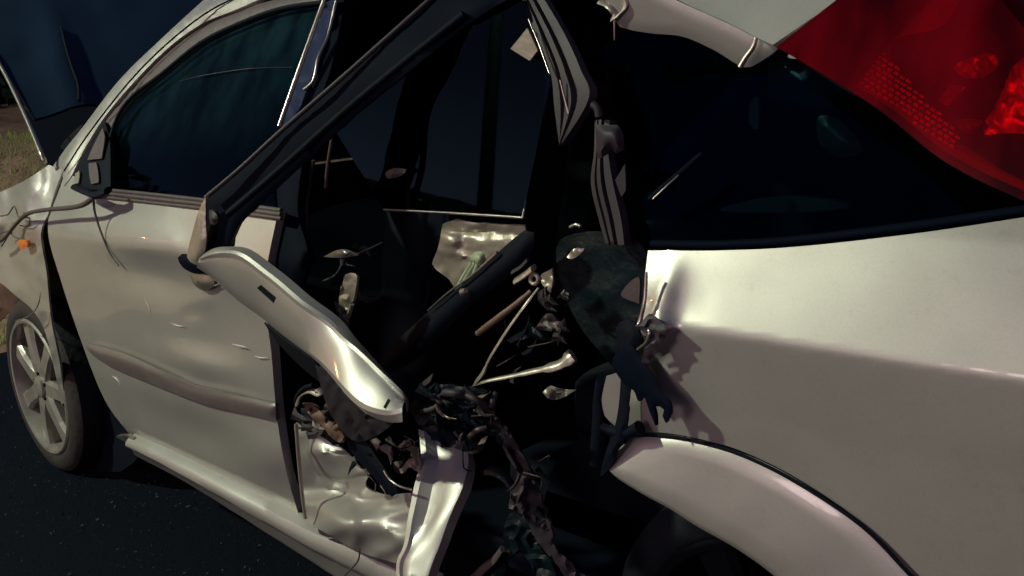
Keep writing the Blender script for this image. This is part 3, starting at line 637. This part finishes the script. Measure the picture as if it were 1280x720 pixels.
# ---- rear quarter panel
def qp(x, y):
    b = .010 * gauss(x, y, 828, 374, 15, 40, .35) - .003 * gauss(x, y, 856, 390, 22, 36, .2)
    b += .020 * gauss(x, y, 818, 425, 12, 26, .5) - .02 * gauss(x, y, 806, 455, 14, 30, .3)
    b += .0006 * noise.noise(Vector((x / 130, y / 90, 3))) + .005 * (1 - 2.6 * abs(noise.noise(Vector((x / 20, y / 34, 6))))) * gauss(x, y, 808, 430, 30, 75)
    return b
quarter = sheet('rear_quarter_panel', [(810, 313, 'c'), (900, 313), (1000, 308), (1150, 291), (1290, 270), (1420, 250, 'c'), (1420, 900, 'c'), (1290, 900, 'c'), (1230, 805), (1180, 755), (1140, 716), (1080, 655), (1000, 600), (930, 565), (880, 550), (830, 541), (785, 540), (768, 532), (756, 520, 'c'), (752, 500), (758, 470, 'c'), (775, 465), (790, 458), (797, 440, 'c'), (806, 425), (797, 412, 'c'), (800, 400), (805, 370), (807, 340)], PAINT, CAR, step=8, thick=.004, bump=qp)
tube('torn_edge', [(808, 340, -.0), (806, 375, -.01), (800, 402, -.015), (797, 410, -.02)], (.002, .004), BARE, quarter)
tube('torn_edge', [(797, 437, -.02), (808, 428, -.025), (812, 416, -.025), (812, 411, -.02), (828, 409, -.01)], (.002, .0035), BARE, quarter)
sheet('torn_flap', [(798, 408, 'c'), (812, 392), (824, 400), (834, 412), (826, 432), (812, 452), (800, 458, 'c'), (806, 430)], RIB, quarter, off=.022, step=5, thick=.003, crumple=(.008, 12))
# wheel-arch flare with rolled lip
def flb(x, y):   # grows outwards with the distance from the seam
    a = [(760, 556), (790, 549), (830, 548), (870, 555), (925, 572), (995, 607), (1075, 661), (1135, 722), (1175, 761), (1225, 815), (1300, 900)]
    d = 1e9
    for (x0, y0), (x1, y1) in zip(a, a[1:]):
        ux, uy = x1 - x0, y1 - y0; t = max(0, min(1, ((x - x0) * ux + (y - y0) * uy) / (ux * ux + uy * uy)))
        d = min(d, math.hypot(x - x0 - t * ux, y - y0 - t * uy))
    return .026 * (1 - math.exp(-d / 60))
flare = ruled('arch_flare', [(768, 566), (790, 546), (830, 545), (872, 552), (928, 569), (998, 604), (1078, 658), (1138, 719), (1178, 758), (1228, 812)],
    [(764, 580), (783, 600), (810, 620), (842, 640), (872, 662), (925, 692), (965, 722), (1005, 765), (1035, 802), (1070, 850)],
    [(0, -.004), (.03, .000), (.2, .005), (.4, .011), (.6, .017), (.78, .0215), (.84, .020), (.88, .013), (.94, .004), (1, -.012)], PAINT, CAR, k=8, split=60,
    dent=lambda t, u: .0015 * noise.noise(Vector((t * 9, u * 2, 3))) - .008 * math.exp(-(t / .08) ** 2) * u)
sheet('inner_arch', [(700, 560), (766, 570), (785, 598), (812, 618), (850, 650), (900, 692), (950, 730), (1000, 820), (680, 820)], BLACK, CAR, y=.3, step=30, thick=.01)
tube('arch_seam', [(775, 556, .004), (790, 545, .004), (830, 545, .004), (872, 552, .004), (928, 569, .004), (998, 604, .004), (1078, 658, .004), (1138, 719, .004), (1178, 758, .004), (1228, 810, .004)], .0024, BLACK, CAR, k=6)

# ---- black claw-like torn plastic over the quarter panel
claw = sheet('torn_black_plastic', [(765, 452, -0.008), (785, 430, -0.012), (800, 446, -0.020), (815, 466, -0.024), (826, 487, -0.028), (838, 503, -0.032), (840, 517, -0.032), (832, 529, -0.032), (828, 520, -0.032), (830, 512, -0.032), (819, 508, -0.028), (819, 532, -0.028, 'c'), (811, 512, -0.024), (805, 496, -0.024), (798, 502, -0.020), (792, 488, -0.020), (780, 480, -0.016)], SATIN, CAR, y='pt', step=5, thick=.006, puff=(.005, 4))
sheet('torn_black_plastic', [(786, 400, -.0), (800, 418, -0.008), (790, 460, -0.012), (786, 500, -0.016), (783, 540, -0.016), (772, 566, -0.016), (762, 585, -0.012), (750, 596, -0.008), (757, 565, -0.012), (768, 535, -0.016), (774, 500, -0.016), (776, 450, -0.012), (770, 410, 0)], BLACK, CAR, y='pt', step=6, thick=.008, puff=(.008, 6))
tube('hanging_strap', [(752, 533, -.01), (765, 539, -0.008), (785, 541, -0.012), (800, 534, -0.012)], (.006, .01), BLACK, CAR)
tube('hanging_strap', [(756, 474, .02), (752, 500, .03), (751, 530, .03), (748, 580, .03)], (.012, .014), BLACK, CAR)

# ---- crushed parts in the door opening
bp = sheet('bent_inner_panel', [(553, 281, 'c'), (570, 274, 'c'), (600, 279), (656, 281, 'c'), (657, 290, 'c'), (640, 308), (620, 328), (590, 352), (569, 363, 'c'), (562, 350), (545, 337), (540, 330), (548, 308)], PRIMER, CAR, y=.12, step=5, thick=.004, bump=lambda x, y: .012 * gauss(x, y, 562, 302, 12, 14) - .01 * gauss(x, y, 600, 290, 80, 4, .05) + .006 * gauss(x, y, 570, 318, 40, 3, .2) + .004 * noise.noise(Vector((x / 12, y / 12, 0))))
gf = sheet('broken_clip', [(588, 322), (594, 315), (604, 316), (607, 326), (600, 333), (591, 330)], PALEG, CAR, y=.09, step=3, thick=.012, puff=(.01, 4))
for a in ([(595, 328, .085), (586, 342, .085), (574, 362, .085)], [(591, 328, .085), (580, 345, .085), (571, 360, .085)], [(598, 330, .085), (592, 343, .085), (586, 350, .085)]):
    tube('clip_finger', a, (.005, .003), PALEG, gf)
sheet('fallen_crossbeam', [(656, 288), (668, 304), (650, 335), (600, 372), (560, 410), (520, 450), (470, 470), (485, 438), (535, 390), (590, 345)], BLACK, CAR, y=.06, step=9, thick=.03, puff=(.012, 8))
tube('beam_edge', [(535, 388, .05), (560, 366, .05), (590, 344, .05), (622, 316, .05)], (.0012, .003), BARE, CAR)
tube('bolt', [(578, 365, .04), (582, 363, .035)], (.006, .004), PRIMER, CAR)
tube('bracket_arm', [(645, 351, .03), (656, 344, .03), (667, 335, .03)], (.009, .009), PRIMER, CAR, flat=.5)
tube('bracket_arm', [(641, 340, .04), (652, 333, .04), (660, 324, .04)], (.006, .005), RIB, CAR, flat=.5)
ring = [(668 + 5 * math.cos(a), 349 + 6 * math.sin(a), .03) for a in [k * .7 for k in range(10)]]
tube('bracket_ring', ring, .0035, PRIMER, CAR, k=2)
tube('bent_bar', [(597, 417, .0), (622, 398, .0), (648, 378, .01), (664, 364, .02)], (.005, .0055, .005, .004), WOODY, CAR)
tube('bent_bar', [(590, 484, -.02), (604, 466, -.02), (612, 448, -.02), (636, 410, -.01), (656, 382, .0), (673, 360, .02)], (.002, .006, .0035, .0035, .003, .002), PRIMER, CAR, sides=5, flat=.6)
tube('bent_bar', [(594, 481, -.02), (610, 476, -.02), (640, 470, -.01), (672, 463, .0), (700, 456, .01), (716, 444, .02)], (.003, .004, .0045, .006, .010, .014), PRIMER, CAR, sides=8, flat=.6)
sheet('torn_metal_flag', [(676, 344), (690, 336, 'c'), (691, 350), (688, 366, 'c'), (678, 356)], PRIMER, CAR, y=.03, step=4, thick=.003, crumple=(.006, 8))
sheet('torn_metal_flag', [(668, 412, 'c'), (684, 392), (700, 404), (712, 416, 'c'), (690, 414)], TRIM, CAR, y=.06, step=4, thick=.003, crumple=(.01, 10))
sheet('torn_metal_flag', [(678, 490, 'c'), (688, 482), (698, 485), (719, 488, 'c'), (704, 497), (692, 500), (684, 497)], PRIMER, CAR, y=.05, step=4, thick=.003, crumple=(.008, 10))
sheet('torn_metal_flag', [(708, 322, 'c'), (717, 311), (730, 311), (722, 320), (714, 324)], PRIMER, CAR, y=.04, step=4, thick=.003, crumple=(.006, 8))
tube('torn_metal_flag', [(713, 284, .05), (720, 281, .05), (726, 283, .05)], .003, BARE, CAR)
sheet('silver_shard', [(404, 321, 'c'), (420, 313), (434, 312), (447, 319, 'c'), (432, 322), (418, 322)], BARE, CAR, y=.0, step=4, thick=.004, bump=lambda x, y: .012 * gauss(x, y, 430, 316, 8, 5))
tube('shard_wire', [(447, 318, .0), (460, 312, .02), (478, 303, .04)], (.003, .001), RIB, CAR)
tube('curled_edge', [(428, 324, .0), (426, 335, .0), (418, 345, .01), (404, 351, .02)], (.006, .003), RIB, CAR, flat=.6)
sheet('hinge_strap', [(432, 343), (446, 344), (443, 370), (440, 380), (434, 398), (436, 414), (428, 418, 'c'), (424, 400), (424, 370), (428, 356)], PRIMER, CAR, y=-.03, step=4, thick=.005, crumple=(.007, 12))
tube('hinge_eye', [(438, 388, -.05), (440, 380, -.05), (437, 391, -.05), (434, 398, -.05)], .004, PRIMER, CAR)

# green plastic wad in the middle and its twisted strips
wad = sheet('crushed_plastic_duct', [(512, 512, -.08), (530, 492, -.08), (545, 482, -.07), (573, 481, -.06), (600, 497, -.05), (613, 518, -.05), (618, 534, -.04), (608, 551, -.05), (587, 566, -.06), (573, 562, -.07), (552, 555, -.08), (531, 539, -.09)], GREENP, CAR, y='pt', step=6, thick=.006, crumple=(.014, 26), jag=2)
rr_ = random.Random(11)
def shard(x, y, yy, L_, d, w, m, par, nm='torn_shard'):
    n = 5; vs = []; a = Vector((math.cos(d), math.sin(d))); c = Vector((-a.y, a.x)); bend = rr_.uniform(-.5, .5); tw = rr_.uniform(-.012, .012)
    for i in range(n):
        t = i / (n - 1); q = Vector((x, y)) + a * L_ * (t - .5) + c * bend * L_ * (t - .5) ** 2 * 2; ww = w * (1 - t) ** .6 * (.7 + .6 * rr_.random()) + .3
        vs += [P(q.x - c.x * ww, q.y - c.y * ww, yy + tw * t), P(q.x, q.y, yy - .004 - .006 * rr_.random()), P(q.x + c.x * ww, q.y + c.y * ww, yy + .006 - tw * t)]
    fs = []
    for i in range(n - 1):
        for k in (0, 1): fs.append((i * 3 + k, i * 3 + k + 1, i * 3 + k + 4, i * 3 + k + 3))
    me = bpy.data.meshes.new(nm); me.from_pydata(vs, [], fs); o = obj(nm, me, m, par, smooth=False)
    so = o.modifiers.new('thickness', 'SOLIDIFY'); so.thickness = .0012
def wreck(n, cx, cy, rx, ry, y0, mats, par=None, lean=0., size=1.):
    for i in range(n):
        a = rr_.uniform(0, 6.28); k = rr_.random() ** .5; x = cx + rx * math.cos(a) * k; y = cy + ry * math.sin(a) * k
        yy = y0 + rr_.uniform(-.03, .03); d = lean + rr_.gauss(0, .7)
        if rr_.random() < .8: shard(x, y, yy, rr_.uniform(12, 34) * size, d, rr_.uniform(2.0, 7.5) * size, rr_.choice(mats), par or CAR)
        else:
            L_ = rr_.uniform(12, 34) * size; b = rr_.uniform(-8, 8)
            tube('loose_wire', [(x, y, yy), (x + L_ * .3 * math.cos(d) + b * .5, y + L_ * .3 * math.sin(d) - b * .5, yy - .015), (x + L_ * .7 * math.cos(d) + b, y + L_ * .7 * math.sin(d) - b, yy - .01), (x + L_ * math.cos(d), y + L_ * math.sin(d), yy + .01)], (.0012, .0009), rr_.choice([BLACK, WIRE, BLACK, TRIM]), par or CAR, k=4, sides=5)
wreck(22, 568, 508, 50, 24, -.11, [GREENP, TRIM, RIB, BLACK, SATIN, BARE, GREENP], lean=.4)
wreck(8, 596, 548, 26, 20, -.09, [GREENP, BLACK, SATIN, TRIM], lean=.9)
wreck(18, 478, 568, 40, 34, -.02, [BLACK, PRIMER, SATIN, RIB, BARE, TRIM, BLACK], lean=.9)
wreck(12, 684, 392, 28, 40, .02, [GREENP, BLACK, BARE, RIB, TRIM], lean=1.0)
wreck(7, 640, 440, 40, 50, .08, [BLACK, TRIM, RIB, SATIN], lean=-.7, size=1.5)
wreck(12, 400, 520, 24, 24, -.03, [PRIMER, RIB, BLACK, BARE], lean=.8)
wreck(10, 450, 350, 40, 40, .1, [BLACK, RIB, TRIM], lean=-.5)
wreck(10, 664, 630, 22, 60, -.06, [RIB, TRIM, BARE, GREENP, BLACK], lean=1.1)
tube('twisted_strip', [(548, 497, -.12), (556, 491, -.13), (570, 492, -.13), (582, 494, -.12), (594, 499, -.12), (604, 506, -.11), (614, 516, -.1), (622, 524, -.1)], (.003, .006, .005, .006, .003), RIB, wad)
tube('twisted_strip', [(527, 514, -.12), (540, 511, -.13), (549, 505, -.13), (548, 498, -.13), (541, 496, -.12)], (.003, .005), TRIM, wad)
tube('twisted_strip', [(612, 516, -.1), (616, 503, -.1), (620, 491, -.09)], (.006, .004), RIB, wad)
tube('twisted_strip', [(587, 546, -.1), (596, 538, -.11), (608, 535, -.1)], .004, TRIM, wad)
sheet('torn_leaf', [(597, 556, 'c'), (603, 548), (609, 545, 'c'), (606, 553)], PRIMER, wad, y=-.11, step=3, thick=.002)
sheet('torn_leaf', [(520, 487, 'c'), (530, 476), (541, 467, 'c'), (537, 478), (527, 484)], TRIM, CAR, y=-.08, step=4, thick=.002)
# long wrinkled strip hanging to the wheel
trail = sheet('wrinkled_arch_metal', [(616, 520, -.08), (630, 530, -.08), (645, 552, -.07), (656, 572, -.06), (667, 600, -.05), (684, 645, -.04), (696, 684, -.03), (712, 702, -.02), (730, 724, -.01), (735, 745, 0), (715, 740, 0), (700, 712, -.02), (684, 692, -.02), (668, 672, -.03), (657, 648, -.04), (637, 634, -.05), (641, 612, -.06), (647, 592, -.06), (636, 574, -.07), (622, 548, -.08)], RIB, CAR, y='pt', step=5, thick=.004, bump=lambda x, y: .02 * abs(noise.noise(Vector(((x * .9 - y * .42) / 11, (x * .42 + y * .9) / 46, 2)))) + .01 * noise.noise(Vector((x / 9, y / 14, 5))), jag=1.5)
sheet('bright_tear', [(640, 614, 'c'), (648, 606), (654, 607), (652, 616), (642, 620)], BARE, trail, y=-.09, step=3, thick=.003)
sheet('hanging_liner', [(597, 745), (612, 715), (628, 690), (630, 660), (640, 640), (662, 655), (672, 680), (690, 705), (700, 745), (684, 745), (660, 700), (645, 690), (632, 712), (622, 745)], GREENP, CAR, y=.02, step=7, thick=.004, crumple=(.016, 18))
tube('liner_edge', [(628, 686, .0), (618, 700, .0), (604, 712, .0), (590, 728, .0)], (.007, .014), TRIM, CAR, flat=.6)
tube('liner_edge', [(612, 588, -.02), (622, 590, -.03), (632, 598, -.03), (641, 612, -.03)], (.012, .006), GREENP, CAR, flat=.6)
box('fuel_tank', (2.15, .6, .3), (.6, .6, .25), BLACK, CAR, bev=.05)

for o_, l_ in ((bn, 'raised bonnet, its shade painted in as dark blue'), (fw_, 'crumpled front wing'), (arm, 'folded silver door skin reaching out'), (claw, 'claw-shaped torn black plastic'), (bp, 'pale bent inner panel under the glass'), (wad, 'crushed dark green plastic duct'), (trail, 'wrinkled torn arch metal hanging down'), (TL, 'red tail light with clear bulb reflectors')): o_['label'] = l_
# ---- lower remains of the rear door and sill end
def low(x, y):
    b = .026 * gauss(x, y, 425, 652, 42, 20, .2) + .012 * gauss(x, y, 398, 562, 20, 12, .6) - .02 * gauss(x, y, 420, 612, 60, 12, .25) + .016 * gauss(x, y, 440, 583, 20, 14, .5) + .045 * sst(610, 680, y)
    b += .006 * (1 - abs(noise.noise(Vector((x / 48, y / 30, 5)))) * 3)
    return b
lw = sheet('lower_door_skin', [(370, 528, 'c'), (385, 538), (405, 546), (428, 560), (446, 577), (463, 591, 'c'), (457, 608), (480, 618), (514, 616, 'c'), (512, 640), (506, 680), (494, 704, 'c'), (450, 690), (410, 668), (381, 652, 'c'), (377, 620), (372, 575)], PAINT, CAR, off=.0, step=5, thick=.003, bump=low)
tube('skin_edge', [(370, 530, -.01), (374, 580, -.012), (378, 620, -.012), (382, 648, -.012)], .004, PRIMER, lw)
sheet('crushed_latch', [(478, 690), (484, 672), (492, 663), (502, 662), (500, 680), (494, 700), (486, 697)], BARE, lw, off=.03, step=4, thick=.006, crumple=(.012, 9))
sheet('weld_patch', [(397, 660, 'c'), (404, 662), (417, 669, 'c'), (412, 672), (399, 667)], BARE, lw, off=.035, step=4, thick=.002)
post = ruled('bent_post',
    [(522, 537, .03), (525, 577, .0), (516, 612, -.035), (511, 645, -.06), (504, 682, -.09), (495, 708, -.11), (500, 750, -.14)],
    [(586, 560, .05), (588, 577, .03), (584, 602, .0), (570, 634, -.03), (553, 676, -.065), (539, 715, -.095), (530, 750, -.12)],
    [(0, -.018), (.02, .002), (.14, .004), (.2, -.001), (.32, -.008), (.5, -.006), (.66, .002), (.9, .004), (.97, .002), (1, -.018)], PAINT, CAR, k=7, split=30,
    dent=lambda t, u: .004 * noise.noise(Vector((t * 5, u * 2, 7))) + (.012 * sst(.45, .8, t) if .3 < u < .65 else 0))

sheet('twisted_bracket', [(378, 504), (392, 507), (404, 518), (416, 530), (428, 540), (430, 546), (424, 553), (412, 545), (404, 534), (390, 522)], WOODY, CAR, y=-.06, step=4, thick=.006, crumple=(.010, 10))
tube('twisted_bracket', [(371, 506, -.08), (376, 494, -.08), (388, 488, -.08), (400, 492, -.08), (398, 486, -.08)], (.006, .009), PRIMER, CAR, flat=.5)
tube('twisted_bracket', [(372, 508, -.07), (371, 498, -.08), (380, 486, -.085), (392, 482, -.085)], (.005, .005), BLACK, CAR)
tube('twisted_bracket', [(420, 535, -.07), (430, 527, -.08), (436, 522, -.08)], (.006, .004), WOODY, CAR)
sheet('metal_tab', [(458, 554), (468, 548), (474, 553), (470, 564), (462, 562)], PRIMER, CAR, y=-.03, step=4, thick=.004)
sheet('toothed_tab', [(497, 558, 'c'), (506, 550, 'c'), (507, 557, 'c'), (510, 549, 'c'), (512, 557, 'c'), (521, 560, 'c'), (523, 578, 'c'), (508, 566)], PRIMER, CAR, y=-.02, step=4, thick=.004)
sheet('toothed_tab', [(490, 578, 'c'), (506, 575), (523, 573, 'c'), (524, 590), (512, 584), (502, 592), (494, 590)], PRIMER, CAR, y=-.01, step=4, thick=.004, crumple=(.006, 8))
sheet('crushed_box_section', [(432, 540), (452, 545), (470, 570), (486, 594), (498, 616), (490, 621), (470, 600), (450, 578), (436, 560)], BLACK, CAR, y=-.04, step=6, thick=.03, puff=(.008, 6))
tube('bare_edge', [(480, 588, -.06), (486, 598, -.06), (498, 607, -.06), (514, 612, -.05)], .0022, BARE, CAR)
sheet('torn_inner_skin', [(376, 510), (384, 540), (402, 546), (418, 556), (428, 556), (404, 534), (388, 516)], GREENP, CAR, y=.0, step=6, thick=.003, crumple=(.008, 9))
tube('sill_tear', [(450, 684, -.03), (448, 700, -.03), (438, 712, -.03), (428, 722, -.03)], .0018, BARE, sl_)
